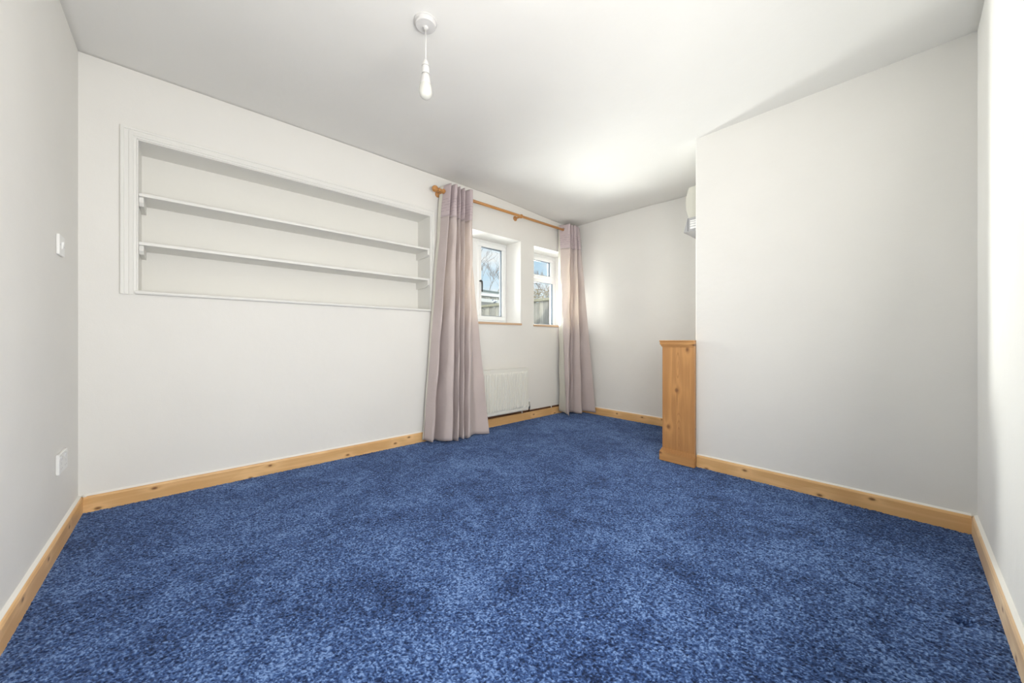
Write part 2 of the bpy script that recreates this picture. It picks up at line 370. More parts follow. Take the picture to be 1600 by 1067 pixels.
XF = -3.072
# window 1: fixed light (behind the curtain) + side-hung casement
w = empty('window_1', (XF, (W1[0] + W1[1]) / 2, W1[2]), kind='structure')
a, b, c, d = W1
bm = ring(bmesh.new(), XF - .055, XF, a, b, c + .02, d, .034); box(bm, XF - .0549, XF - .0001, 2.262, 2.315, c + .05, d - .034)
obj('window_frame', bm, UPVC, w, bevel=.004)
sash = obj('sash', ring(bmesh.new(), XF - .045, XF + .014, 2.309, 2.697, c + .045, d - .028, .046), UPVC, w, bevel=.006)
obj('gasket', ring(bmesh.new(), XF - .03, XF - .004, 2.3555, 2.6505, c + .0915, d - .0745, .005), GASKET, sash)
obj('pane', B(XF - .024, XF - .018, 2.357, 2.649, c + .093, d - .076), GLASS, sash)
h = bmesh.new(); tube(h, [(XF + .014, 2.332, 1.505), (XF + .034, 2.332, 1.507), (XF + .048, 2.334, 1.500), (XF + .050, 2.336, 1.46), (XF + .046, 2.338, 1.39)], [.011, .010, .009, .008, .006], 10)
obj('handle_plate', B(XF + .0135, XF + .020, 2.322, 2.342, 1.475, 1.535), UPVC, sash, bevel=.002)
obj('handle', h, mat('black_handle', (.02, .02, .02), .35), sash, smooth=True)
s2 = obj('fixed_bead', ring(bmesh.new(), XF - .04, XF + .008, a + .034, 2.262, c + .05, d - .034, .022), UPVC, w, bevel=.004)
obj('pane', B(XF - .024, XF - .018, a + .055, 2.241, c + .071, d - .055), GLASS, s2)
# window 2: top-hung vent over fixed pane
w = empty('window_2', (XF, (W2[0] + W2[1]) / 2, W2[2]), kind='structure')
a, b, c, d = W2
bm = ring(bmesh.new(), XF - .055, XF, a, b, c + .015, d, .048, .018); box(bm, XF - .0549, XF - .0001, a + .048, b - .048, 1.598, 1.655)
obj('window_frame', bm, UPVC, w, bevel=.004)
sash = obj('sash', ring(bmesh.new(), XF - .045, XF + .014, a + .045, 3.508, 1.645, d - .04, .040), UPVC, w, bevel=.006)
obj('gasket', ring(bmesh.new(), XF - .03, XF - .004, a + .0855, 3.4675, 1.6855, d - .0805, .006), GASKET, sash)
obj('pane', B(XF - .024, XF - .018, a + .087, 3.466, 1.687, d - .082), GLASS, sash)
h = B(XF + .014, XF + .020, 3.20, 3.26, 1.658, 1.676); tube(h, [(XF + .02, 3.23, 1.667), (XF + .04, 3.23, 1.665), (XF + .043, 3.28, 1.662)], .006, 8)
obj('handle', h, UPVC, sash)
obj('gasket', ring(bmesh.new(), XF - .03, XF - .003, a + .0485, b - .0485, c + .034, 1.5975, .005), GASKET, w)
obj('pane', B(XF - .024, XF - .018, a + .053, b - .053, c + .038, 1.594), GLASS, w)
# sills
SILLW = mat('sill_bare_wood', (.62, .43, .28), .6)
for i, (q, ex) in enumerate(((W1, .005), (W2, .005))):
    o = obj('trim_%d' % (3 + i), B(XI + .06, XA + .002, q[0] + .001, q[1] - .001, q[2] - .0, q[2] + .014), UPVC, kind='structure')
    obj('sill_edge', B(XA + .0015, XA + .010, q[0] - .01, q[1] + .012, q[2] - .009, q[2] + .0125), SILLW, o, bevel=.002)

# ------------------------------------------------------------------ recessed shelving
U = empty('shelf_unit', (XA, .716, 1.13), label='white recessed wall shelving with moulded frame and two long shelves', cat='shelving')
y0, y1, z0, z1 = NI; XN = -3.062
NICHE = paint('white_niche_paint', (.81, .80, .76), .6, .01)
obj('back_panel', B(XN - .01, XN, y0 + .001, y1 - .001, z0 + .001, z1 - .001), NICHE, U)
obj('side_panel', B(XN, XA + .002, y0 + .0005, y0 + .006, z0 + .001, z1 - .001), TRIM, U)
obj('side_panel', B(XN, XA + .002, y1 - .006, y1 - .0005, z0 + .001, z1 - .001), TRIM, U)
obj('top_panel', B(XN, XA + .002, y0 + .006, y1 - .006, z1 - .006, z1 - .0005), TRIM, U)
def mould(w, t):                     # stepped architrave: (distance from opening, projection)
    return [(0, 0), (0, t * .55), (w * .18, t * .62), (w * .22, t * .9), (w * .45, t * .8), (w * .50, t * .62), (w * .72, t * .66), (w * .76, t), (w * .93, t), (w, t * .7), (w, 0)]
# left upright
obj('frame_upright', prism(bmesh.new(), [(XA + p, y0 - q) for q, p in mould(.063, .012)], 1.128, z1 + .053, 2), TRIM, U)
obj('frame_upright', prism(bmesh.new(), [(XA + p, y1 + q) for q, p in mould(.038, .009)], 1.128, z1 + .053, 2), TRIM, U)
bm = bmesh.new(); r0 = []; r1 = []
for q, p in mould(.054, .012):
    r0.append(bm.verts.new((XA + p + .0006, y0 - q * .063 / .054, z1 + q))); r1.append(bm.verts.new((XA + p + .0006, y1 + q * .038 / .054, z1 + q)))
for i in range(len(r0)): bm.faces.new((r0[i], r0[(i + 1) % len(r0)], r1[(i + 1) % len(r0)], r1[i]))
bm.faces.new(r0); bm.faces.new(r1[::-1])
obj('frame_head', bm, TRIM, U)
# bottom board with rounded nose
nose = [(XN, 1.1355), (XN, 1.150), (XA + .010, 1.150)] + [(XA + .010 + .0105 * math.sin(t), 1.1395 + .0105 * math.cos(t)) for t in np.linspace(.1, math.pi, 9)] + [(XA + .0005, 1.129), (XA + .0005, 1.1355)]
obj('bottom_board', prism(bmesh.new(), nose, y0 - .006, y1 + .036, 1), TRIM, U, smooth=False)
for zt in (1.690, 1.422):
    s = obj('shelf', B(XN + .001, XA - .004, y0 + .0065, y1 - .0065, zt - .018, zt), TRIM, U, bevel=.0025)
    pr = [(XN + .001, zt - .018), (XA - .020, zt - .018), (XA - .020, zt - .048), (XA - .035, zt - .066), (XN + .001, zt - .066)]
    obj('shelf_support', prism(bmesh.new(), pr, y0 + .0065, y0 + .026, 1), TRIM, s, bevel=.0015)
    pr = [(XN + .001, zt - .018), (XA - .006, zt - .018), (XA - .006, zt - .058), (XA - .05, zt - .075), (XN + .001, zt - .075)]
    obj('shelf_support', prism(bmesh.new(), pr, y1 - .026, y1 - .0065, 1), TRIM, s, bevel=.0015)

# ------------------------------------------------------------------ radiator and pipe
R = empty('radiator', (XA + .05, 2.38, .12), label='white ribbed panel radiator on the left wall below the first window', cat='radiator')
ra, rb_, rz0, rz1 = 2.00, 2.762, .128, .578
xf = XA + .092; xb = XA + .040
ribs = 23; pitch = (rb_ - ra - .03) / ribs
bm = bmesh.new(); prof = []
yy = ra
prof.append((xf - .011, ra))
for k in range(ribs):
    yb = ra + .015 + k * pitch
    prof += [(xf - .011, yb + pitch * .14), (xf, yb + pitch * .30), (xf, yb + pitch * .70), (xf - .011, yb + pitch * .86)]
prof.append((xf - .011, rb_))
zs = [(rz0, 0), (rz0 + .028, 0), (rz0 + .045, 1), (rz1 - .050, 1), (rz1 - .036, 0), (rz1, 0)]
rows = []
for z, w_ in zs:
    rows.append([bm.verts.new((xf - .011 + (x - xf + .011) * w_, y, z)) for x, y in prof])
for r0, r1 in zip(rows, rows[1:]):
    for i in range(len(r0) - 1): bm.faces.new((r0[i], r0[i + 1], r1[i + 1], r1[i]))
o = obj('front_panel', bm, RADW, R); md = o.modifiers.new('t', 'SOLIDIFY'); md.thickness = .003; md.offset = 0
obj('back_panel', B(xb - .012, xb - .004, ra, rb_, rz0, rz1), RADW, R)
obj('side_cover', B(xb - .014, xf - .009, rb_ - .001, rb_ + .004, rz0 + .01, rz1 + .002), RADW, R, bevel=.002)
obj('side_cover', B(xb - .014, xf - .009, ra - .004, ra + .001, rz0 + .01, rz1 + .002), RADW, R, bevel=.002)
gr = obj('top_grille', ring(bmesh.new(), 0, 0.001, ra, rb_, 0, .001, .0004), RADW, R)
bpy.data.objects.remove(gr)
bm = bmesh.new(); box(bm, xb - .012, xb - .008, ra, rb_, rz1 - .002, rz1 + .004); box(bm, xf - .013, xf - .008, ra, rb_, rz1 - .002, rz1 + .004)
y = ra + .012
while y < rb_ - .01:
    box(bm, xb - .009, xf - .012, y, y + .006, rz1 - .001, rz1 + .003); y += .022
obj('top_grille', bm, RADW, R)
bm = bmesh.new(); tube(bm, [(XA + .062, rb_ + .002, .155), (XA + .062, rb_ + .028, .155)], .009); tube(bm, [(XA + .062, rb_ + .030, .205), (XA + .062, rb_ + .030, .180), (XA + .062, rb_ + .030, .179), (XA + .062, rb_ + .030, .130)], [.009, .010, .013, .012], 14)
obj('valve', bm, CHROME, R, smooth=True)
bm = bmesh.new(); lathe(bm, [(.011, .205), (.013, .210), (.013, .238), (.009, .243)], (XA + .062, rb_ + .030, 0)); obj('valve_cap', bm, PLASTIC, R, smooth=False)
obj('feed_pipe', tube(bmesh.new(), [(XA + .062, rb_ + .030, .131), (XA + .062, rb_ + .030, .112), (XA + .050, rb_ + .030, .101), (XA + .024, rb_ + .030, .098)], .0075), COPPER, R, smooth=True)
obj('wall_bracket', B(XA + .0005, xb - .011, 2.6, 2.64, .2, .5), RADW, R)
obj('wall_bracket', B(XA + .0005, xb - .011, 2.08, 2.12, .2, .5), RADW, R)
bm = tube(bmesh.new(), [(XA + .011, 1.70, .094), (XA + .011, 2.6, .091), (XA + .011, 3.2, .091), (XA + .011, YC - .03, .091)], .0095)
P = obj('heating_pipe', bm, COPPER, smooth=True, label='brown copper heating pipe lying along the top of the left skirting board', cat='pipe')
for yy in (2.15, 2.72, 3.20): obj('pipe_clip', B(XA + .0005, XA + .023, yy, yy + .012, .081, .103), PLASTIC, P, bevel=.002)

# ------------------------------------------------------------------ curtain pole
XP, ZP, RP = -2.742, 2.186, .0135
CP = empty('curtain_pole', (XP, 2.55, ZP), label='varnished wooden curtain pole above the two windows', cat='curtain pole')
obj('pole', tube(bmesh.new(), [(XP, 1.655, ZP), (XP, 3.545, ZP)], RP, 20), RODW, CP, smooth=True)
def finial(y, s):
    pr = [(.0135, 0), (.017, .002), (.019, .008), (.017, .014), (.012, .018), (.012, .024)]
    R_ = .028
    pr += [(R_ * math.sin(t), .024 + R_ * (1 - math.cos(t)) - .003) for t in np.linspace(.45, math.pi - .05, 12)]
    return lathe(bmesh.new(), [(r, s * hh) for r, hh in pr], (XP, y, ZP), 'Y', 24)
obj('finial', finial(1.655, -1), RODW, CP, smooth=True)
obj('finial', finial(3.545, 1), RODW, CP, smooth=True)
for y in (1.69, 2.64, 3.50):
    bk = lathe(bmesh.new(), [(.026, 0), (.027, .004), (.024, .009), (.012, .012), (.0095, .02), (.0095, XP - XA - .022), (.013, XP - XA - .016)], (XA, y, ZP - .0), 'X', 20)
    bk = obj('bracket', bk, RODW, CP, smooth=True)
    obj('bracket_ring', lathe(bmesh.new(), [(.0140, -.0075), (.0205, -.006), (.0215, 0), (.0205, .006), (.0140, .0075)], (XP, y, ZP), 'Y', 24), RODW, bk, smooth=True)

# ------------------------------------------------------------------ curtains
def fabric(name, c, transl, band=False):
    m = mat(name, c, .62, spec=.3); nt = m.node_tree; b = bsdf(m)
    b.inputs['Sheen Weight'].default_value = .3; b.inputs['Sheen Roughness'].default_value = .4
    uv = N(nt, 'ShaderNodeUVMap'); mp = N(nt, 'ShaderNodeMapping'); mp.inputs['Scale'].default_value = (260, 520, 1); nt.links.new(uv.outputs[0], mp.inputs[0])
    nz = N(nt, 'ShaderNodeTexNoise', inp={'Scale': 1., 'Detail': 2}); nt.links.new(mp.outputs[0], nz.inputs['Vector'])
    n2 = noise(nt, coords(nt), 7, 4); 
    col = ramp(nt, n2.outputs[0], [(.3, tuple(x * .96 for x in c)), (.7, tuple(min(1, x * 1.03) for x in c))]).outputs[0]
    if band:
        # four rows of stitched dashes
        sp = N(nt, 'ShaderNodeSeparateXYZ'); nt.links.new(uv.outputs[0], sp.inputs[0])
        def M(op, a, b_=None):
            q = N(nt, 'ShaderNodeMath', operation=op)
            for i, x in enumerate((a, b_)):
                if x is None: continue
                if isinstance(x, (int, float)): q.inputs[i].default_value = x
                else: nt.links.new(x, q.inputs[i])
            return q.outputs[0]
        row = M('MULTIPLY', sp.outputs['Y'], 1 / .026); fr = M('FRACT', row)
        dash = M('FRACT', M('ADD', M('MULTIPLY', sp.outputs['X'], 1 / .085), M('MULTIPLY', M('FLOOR', row), .37)))
        inr = M('MULTIPLY', M('GREATER_THAN', sp.outputs['Y'], .125), M('LESS_THAN', sp.outputs['Y'], .255))
        k = M('MULTIPLY', M('MULTIPLY', M('LESS_THAN', fr, .12), M('LESS_THAN', dash, .72)), inr)
        mxn = N(nt, 'ShaderNodeMixRGB'); nt.links.new(k, mxn.inputs[0]); nt.links.new(col, mxn.inputs[1]); mxn.inputs[2].default_value = (.36, .27, .31, 1); col = mxn.outputs[0]
    nt.links.new(col, b.inputs['Base Color'])
    bp = bump(m, nz.outputs[0], .12, .001)
    n3 = noise(nt, coords(nt, scale=(1, 1, 1.6)), 16, 4, .6)
    b2 = N(nt, 'ShaderNodeBump', inp={'Strength': .28, 'Distance': .012}); nt.links.new(n3.outputs[0], b2.inputs['Height']); nt.links.new(b2.outputs[0], bp.inputs['Normal'])
    tr = N(nt, 'ShaderNodeBsdfTranslucent'); tr.inputs[0].default_value = (.88, .83, .70, 1)
    mi = N(nt, 'ShaderNodeMixShader'); mi.inputs[0].default_value = transl
    out = [n for n in nt.nodes if n.type == 'OUTPUT_MATERIAL'][0]
    nt.links.new(b.outputs[0], mi.inputs[1]); nt.links.new(tr.outputs[0], mi.inputs[2]); nt.links.new(mi.outputs[0], out.inputs[0])
    return m
FAB = fabric('dusty_pink_satin', (.64, .555, .545), .22)
BAND = fabric('mauve_header_satin', (.60, .505, .52), .12, band=True)
LIN = fabric('cream_lining', (.76, .74, .66), .18)

def catmull(P, t):
    n = len(P) - 1; i = min(int(t), n - 1); f = t - i
    p0, p1, p2, p3 = P[max(i - 1, 0)], P[i], P[i + 1], P[min(i + 2, n)]
    out = []
    for a, b, c, d in zip(p0, p1, p2, p3):
        m1, m2 = (c - a) * .33, (d - b) * .33
        out.append((2 * f ** 3 - 3 * f * f + 1) * b + (f ** 3 - 2 * f * f + f) * m1 + (-2 * f ** 3 + 3 * f * f) * c + (f ** 3 - f * f) * m2)
    return out
def curtain_piece(name, ctrl, t0, t1, za, zb, mtl, parent, ztop, zbot, nu=12, nv=60, hem=None, off=0., power=1.0, seed=0):
    """ctrl rows: (top_y, top_x, bottom_y, bottom_x). za/zb = fractions of the drop."""
    nu = max(2, int((t1 - t0) * nu)); bm = bmesh.new(); uvl = bm.loops.layers.uv.new('UVMap')
    cols = []; lens = [0]
    pts = [catmull(ctrl, t0 + (t1 - t0) * i / nu) for i in range(nu + 1)]
    for a, b in zip(pts, pts[1:]): lens.append(lens[-1] + math.hypot(b[0] - a[0], b[1] - a[1]))
    for i, p in enumerate(pts):
        a = pts[max(i - 1, 0)]; b = pts[min(i + 1, nu)]
        col = []
        for j in range(nv + 1):
            f = za + (zb - za) * j / nv; w_ = f ** power
            y = p[0] * (1 - w_) + p[2] * w_; x = p[1] * (1 - w_) + p[3] * w_
            dy = (b[0] - a[0]) * (1 - w_) + (b[2] - a[2]) * w_; dx = (b[1] - a[1]) * (1 - w_) + (b[3] - a[3]) * w_; L = math.hypot(dx, dy) or 1
            wr = .0028 * math.sin(9 * f * 3.1 + i * .21 + seed) * min(1, f * 3) + .002 * math.sin(31 * f + i * .35 + seed * 2)
            x += (-dy / L) * (wr + off); y += (dx / L) * (wr + off)
            zend = zbot + (hem(t0 + (t1 - t0) * i / nu) if hem else 0)
            z = ztop + (zend - ztop) * f
            col.append((bm.verts.new((x, y, z)), (lens[i], f * (ztop - zbot))))
        cols.append(col)
    for i in range(nu):
        for j in range(nv):
            q = (cols[i][j], cols[i + 1][j], cols[i + 1][j + 1], cols[i][j + 1]); fc = bm.faces.new([k[0] for k in q])
            for lp, k in zip(fc.loops, q): lp[uvl].uv = k[1]
    o = obj(name, bm, mtl, parent, smooth=True)
    md = o.modifiers.new('t', 'SOLIDIFY'); md.thickness = .003; md.offset = 0
    return o
def eyelet(y, x, ang, parent):
    bm = bmesh.new(); n, k = 24, 8; rr_ = []
    for i in range(n):
        a = 2 * math.pi * i / n; ring_ = []
        for j in range(k):
            b = 2 * math.pi * j / k; r = .0205 + .0035 * math.cos(b)
            p = Matrix.Rotation(ang, 3, 'Z') @ Vector((r * math.cos(a), .0035 * math.sin(b), r * math.sin(a)))
            ring_.append(bm.verts.new((x + p.x, y + p.y, ZP + p.z)))
        rr_.append(ring_)
    for i in range(n):
        for j in range(k): bm.faces.new((rr_[i][j], rr_[(i + 1) % n][j], rr_[(i + 1) % n][(j + 1) % k], rr_[i][(j + 1) % k]))
    obj('eyelet', bm, BRASS, parent, smooth=True)
ZT, ZB = 2.247, .020
HB = .285 / (ZT - ZB)            # header band depth
def curtain(ctrl, lin_to, label, hem, seed, end_lin=0, zt=ZT):
    root = empty('curtain', (ctrl[3][1], (ctrl[0][0] + ctrl[-1][0]) / 2, 0), label=label, cat='curtain', group='pair of curtains at the windows')
    n = len(ctrl) - 1
    curtain_piece('header_band', ctrl, lin_to, n, 0, HB, BAND, root, zt, ZB, nv=16, hem=hem, seed=seed)
    curtain_piece('drape', ctrl, lin_to, n, HB, 1, FAB, root, zt, ZB, nv=70, hem=hem, seed=seed)
    curtain_piece('lining_edge', ctrl, 0, lin_to, 0, 1, LIN, root, zt, ZB, nv=80, hem=hem, seed=seed)
    for i in range(n):
        (ya, xa, _, _), (yb, xb_, _, _) = ctrl[i], ctrl[i + 1]
        if (xa - XP) * (xb_ - XP) < 0:
            f = (XP - xa) / (xb_ - xa); eyelet(ya + (yb - ya) * f, XP, math.atan2(yb - ya, xb_ - xa), root) 
    return root
c1 = [(1.694, -2.805, 1.520, -2.800), (1.704, -2.765, 1.522, -2.790), (1.728, -2.672, 1.560, -2.700), (1.738, -2.805, 1.618, -2.785), (1.760, -2.672, 1.640, -2.640), (1.786, -2.668, 1.690, -2.600), (1.796, -2.810, 1.732, -2.755),
      (1.822, -2.672, 1.752, -2.600), (1.845, -2.800, 1.782, -2.745), (1.872, -2.675, 1.800, -2.592), (1.895, -2.790, 1.835, -2.755), (1.925, -2.668, 1.862, -2.610), (1.955, -2.672, 1.905, -2.625), (1.962, -2.800, 1.99, -2.665), (1.972, -2.812, 2.115, -2.630)]
curtain(c1, 1.0, 'long dusty pink eyelet curtain hanging left of the windows, next to the shelving', lambda t: .010 * math.sin(t * 1.7) - .004, 1.)
c2 = [(3.314, -2.805, 3.330, -2.800), (3.319, -2.792, 3.272, -2.650), (3.345, -2.700, 3.262, -2.608), (3.362, -2.662, 3.305, -2.640), (3.380, -2.800, 3.375, -2.765), (3.412, -2.668, 3.370, -2.640), (3.428, -2.800, 3.430, -2.760), (3.452, -2.668, 3.440, -2.650),
      (3.478, -2.668, 3.490, -2.590), (3.494, -2.800, 3.540, -2.690), (3.515, -2.672, 3.545, -2.560), (3.555, -2.680, 3.575, -2.455)]
curtain(c2, 1.0, 'long dusty pink eyelet curtain hanging in the far corner beside the second window', lambda t: .012 * math.sin(t * 1.3 + 1), 2.6)

# ------------------------------------------------------------------ pine fire surround
F = empty('fire_surround', (-1.1, 2.65, 0), label='knotty pine fire surround standing against the side of the chimney breast', cat='fire surround')
fy = 2.602; fx0, fx1 = -1.208, -.982
obj('end_panel', B(fx0, fx1, fy, fy + .022, .0, .845), PANEL_PINE, F, bevel=.003)
obj('edge_strip', B(fx1 - .016, fx1 - .004, fy + .022, YB - .016, .0, .845), PINE_CAP, F)
def steps(y, base, prof, x0, x1, ext=True):
    bm = bmesh.new()
    for (zlo, zhi, out) in prof: box(bm, x0 - out, x1 + out * .3, y - out, y + .0215, zlo, zhi)
    return bm
obj('plinth', steps(fy, 0, [(0, .066, .016), (.066, .074, .012), (.074, .081, .008), (.081, .089, .005)], fx0, fx1 - .001), PINE_CAP, F, bevel=.0022)
obj('cornice', steps(fy, 0, [(.829, .836, .004), (.836, .845, .008), (.845, .868, .013), (.868, .877, .016)], fx0, fx1 - .001), PINE_CAP, F, bevel=.0022)
obj('front_board', B(fx0, fx0 + .02, fy + .023, 3.42, 0, .845), PINE_Y, F, bevel=.002)
obj('mantel_top', B(fx0 - .02, XR - .001, fy + .022, 3.46, .846, .877), PINE_Y, F, bevel=.003)
obj('end_panel', B(fx0, XR - .001, 3.421, 3.443, 0, .845), PANEL_PINE, F, bevel=.003)

# ------------------------------------------------------------------ wall heater on the return of the chimney breast
H = empty('wall_heater', (XR, 2.86, 1.85), label='white bow-fronted wall unit with grey slatted outlet on side of chimney breast', cat='heater')
zz = np.linspace(1.773, 1.998, 14)
pr = [(XR - .001, 1.773)] + [(XR - .070 - .034 * math.sin(math.pi * (z - 1.755) / .265) ** .8, z) for z in zz] + [(XR - .001, 2.003)]
bm = bmesh.new(); r0 = [bm.verts.new((x, 2.745, z)) for x, z in pr]; r1 = [bm.verts.new((x, 3.12, z)) for x, z in pr]
for i in range(len(pr)): bm.faces.new((r0[i], r0[(i + 1) % len(pr)], r1[(i + 1) % len(pr)], r1[i]))
bm.faces.new(r0); bm.faces.new(r1[::-1])
obj('casing', bm, mat('heater_casing', (.52, .51, .45), .45), H, bevel=.003)
fr = bmesh.new()
def slant(bm, z0, z1, y0, y1, d0, d1):
    """slab following the outlet's outward lean"""
    def X(z): return XR - .080 - .030 * (1.773 - z) / .1
    v = []
    for y in (y0, y1):
        for z in (z0, z1):
            v += [bm.verts.new((X(z) - d, y, z)) for d in (d0, d1)]
    for f in ((0, 1, 3, 2), (4, 6, 7, 5), (0, 4, 5, 1), (2, 3, 7, 6), (0, 2, 6, 4), (1, 5, 7, 3)): bm.faces.new([v[i] for i in f])
slant(fr, 1.672, 1.688, 2.735, 3.13, -.078, .004); slant(fr, 1.755, 1.7725, 2.735, 3.13, -.078, .004); slant(fr, 1.688, 1.755, 2.735, 2.765, -.078, .004); slant(fr, 1.688, 1.755, 3.10, 3.13, -.078, .004)
obj('outlet_frame', fr, SILVER, H)
bk = bmesh.new(); slant(bk, 1.688, 1.755, 2.765, 3.10, -.03, -.022); obj('outlet_back', bk, DARKSLOT, H)
for z in (1.692, 1.708, 1.724, 1.740):
    q = bmesh.new(); slant(q, z, z + .011, 2.765, 3.10, -.02, -.004); obj('slat', q, PLASTIC, H)

obj('end_grille', B(-1.062, XR - .002, 2.7325, 2.7345, 1.690, 1.752), PLASTIC, H)
obj('seam', B(-1.0785, -1.0765, 2.7325, 2.7345, 1.676, 1.771), DARKSLOT, H)
for z in (1.704, 1.722, 1.739): obj('slat', B(-1.062, XR - .002, 2.7300, 2.7323, z, z + .004), SILVER, H)

# ------------------------------------------------------------------ ceiling light
PEND = mat('off_white_pendant_plastic', (.64, .63, .62), .35)
LX, LY = -1.494, .826; zc = ceil_z(LX, LY)
L_ = empty('ceiling_light', (LX, LY, zc), label='bare white bulb pendant hanging from a round ceiling rose', cat='ceiling light')
obj('ceiling_rose', lathe(bmesh.new(), [(.020, zc + .004), (.052, zc + .004), (.052, zc - .004), (.0475, zc - .006), (.0465, zc - .018), (.043, zc - .022), (.012, zc - .026), (.010, zc - .034), (.004, zc - .037)], (LX, LY, 0), n=40), PEND, L_, bevel=.0)
obj('cord', tube(bmesh.new(), [(LX, LY, zc - .03), (LX + .001, LY, 2.25), (LX, LY, 2.155)], .0032), PEND, L_, smooth=True)
lh = obj('lamp_holder', lathe(bmesh.new(), [(.005, 2.172), (.010, 2.165), (.013, 2.155), (.0145, 2.142), (.0165, 2.1415), (.0165, 2.134), (.0155, 2.133), (.0165, 2.128), (.0175, 2.110), (.0175, 2.104)], (LX, LY, 0), n=28), PEND, L_)
obj('shade_ring', lathe(bmesh.new(), [(.0160, 2.1415), (.0170, 2.1410), (.0170, 2.1390), (.0160, 2.1385)], (LX, LY, 0), n=28), mat('grey_joint', (.30, .30, .29), .5), lh)
obj('shade_ring', lathe(bmesh.new(), [(.0150, 2.1055), (.0178, 2.1050), (.0178, 2.1030), (.0150, 2.1025)], (LX, LY, 0), n=28), mat('grey_joint', (.30, .30, .29), .5), lh)
BULB = mat('opal_bulb', (.70, .70, .65), .12); bsdf(BULB).inputs['Transmission Weight'].default_value = .15; bsdf(BULB).inputs['Roughness'].default_value = .18
obj('bulb_collar', lathe(bmesh.new(), [(.0150, 2.1045), (.0165, 2.1035), (.019, 2.090), (.0225, 2.065), (.0240, 2.058)], (LX, LY, 0), n=28), PEND, L_, smooth=True)
pr = [(.0238, 2.0585)] + [(.0298 * math.sin(t), 2.0222 + (.0606 if t < math.pi / 2 else .0315) * math.cos(t)) for t in np.linspace(.95, 3.10, 18)]
obj('bulb', lathe(bmesh.new(), pr, (LX, LY, 0), n=32), BULB, L_, smooth=True)

# ------------------------------------------------------------------ switch and socket on the near wall
sw = empty('light_switch', (-2.452, YE, 1.285), label='white light switch plate high on the near left wall', cat='light switch')
obj('switch_plate', B(-2.497, -2.407, YE, YE + .010, 1.242, 1.328), PLASTIC, sw, bevel=.003)
rk = bmesh.new(); prism(rk, [(YE + .0095, 1.270), (YE + .0125, 1.270), (YE + .0165, 1.300), (YE + .0095, 1.300)], -2.460, -2.444, 0); obj('rocker', rk, PLASTIC, sw)
for x in (-2.485, -2.419): obj('screw', lathe(bmesh.new(), [(.004, YE + .0099), (.004, YE + .0108), (.001, YE + .0112)], (x, 0, 1.285), 'Y', 12), PLASTIC_D, sw)
so = empty('power_socket', (-2.47, YE, .353), label='white double power socket low on the near left wall', cat='power socket')
obj('socket_plate', B(-2.545, -2.399, YE, YE + .011, .310, .396), PLASTIC, so, bevel=.003)
for cx in (-2.508, -2.436):
    obj('rocker', prism(bmesh.new(), [(YE + .0105, .368), (YE + .0125, .368), (YE + .0160, .386), (YE + .0105, .386)], cx + .006, cx + .018, 0), PLASTIC_D, so)
    for px_, pz, w_, h_ in ((0, .352, .005, .010), (-.011, .331, .009, .005), (.011, .331, .009, .005)):
        obj('pin_hole', B(cx + px_ - w_ / 2, cx + px_ + w_ / 2, YE + .0105, YE + .0114, pz - h_ / 2, pz + h_ / 2), PLASTIC_D, so)

# ------------------------------------------------------------------ outside
GROUND = paint('pale_paving', (.42, .40, .36), .9, .08)
obj('ground', B(-60, XO - .001, -20, 60, -.40, -.35), GROUND, kind='structure')
def wood(name, c):
    m = mat(name, c, .85); nt = m.node_tree; v = coords(nt, scale=(30, 30, 2.2)); n = noise(nt, v, 1.4, 6, .65, .5)
    r = ramp(nt, n.outputs[0], [(.25, tuple(x * .55 for x in c)), (.5, c), (.75, tuple(min(1, x * 1.35) for x in c))]); nt.links.new(r.outputs[0], bsdf(m).inputs['Base Color'])
    vo = N(nt, 'ShaderNodeTexVoronoi', inp={'Scale': 1.0}); nt.links.new(coords(nt, scale=(6, 6, 2.2)), vo.inputs['Vector'])
    bump(m, n.outputs[0], .4, .004); return m
FW = [wood('weathered_fence_a', (.33, .315, .28)), wood('weathered_fence_b', (.42, .40, .35)), wood('weathered_fence_c', (.28, .27, .245))]
FCAP = wood('fence_cap_wood', (.34, .32, .23))
FE = empty('fence', (-6, 5, -.35), label='weathered vertical-board garden fence with capping rail outside the windows', cat='fence')
x = -9.4; i = 0; shared = {}
while x < -3.5:
    w_ = .125
    k = i % 3; off = .016 * (i % 2)
    me_o = obj('fence_board', B(x, x + w_ - .004, 5.0 + off, 5.015 + off, -.33 - .003 * k, 1.59 + .006 * k), FW[(i * 7) % 3], FE)
    x += w_ - .016; i += 1
for z in (.2, 1.35): obj('fence_rail', B(-9.4, -3.45, 5.036, 5.085, z, z + .08), FCAP, FE)
obj('capping_rail', B(-9.42, -3.44, 4.955, 5.085, 1.612, 1.66), FCAP, FE, bevel=.004)
for xx in (-9.4, -7.2, -5.3, -3.5): obj('fence_post', B(xx - .05, xx + .05, 5.086, 5.18, -.35, 1.60), FCAP, FE)
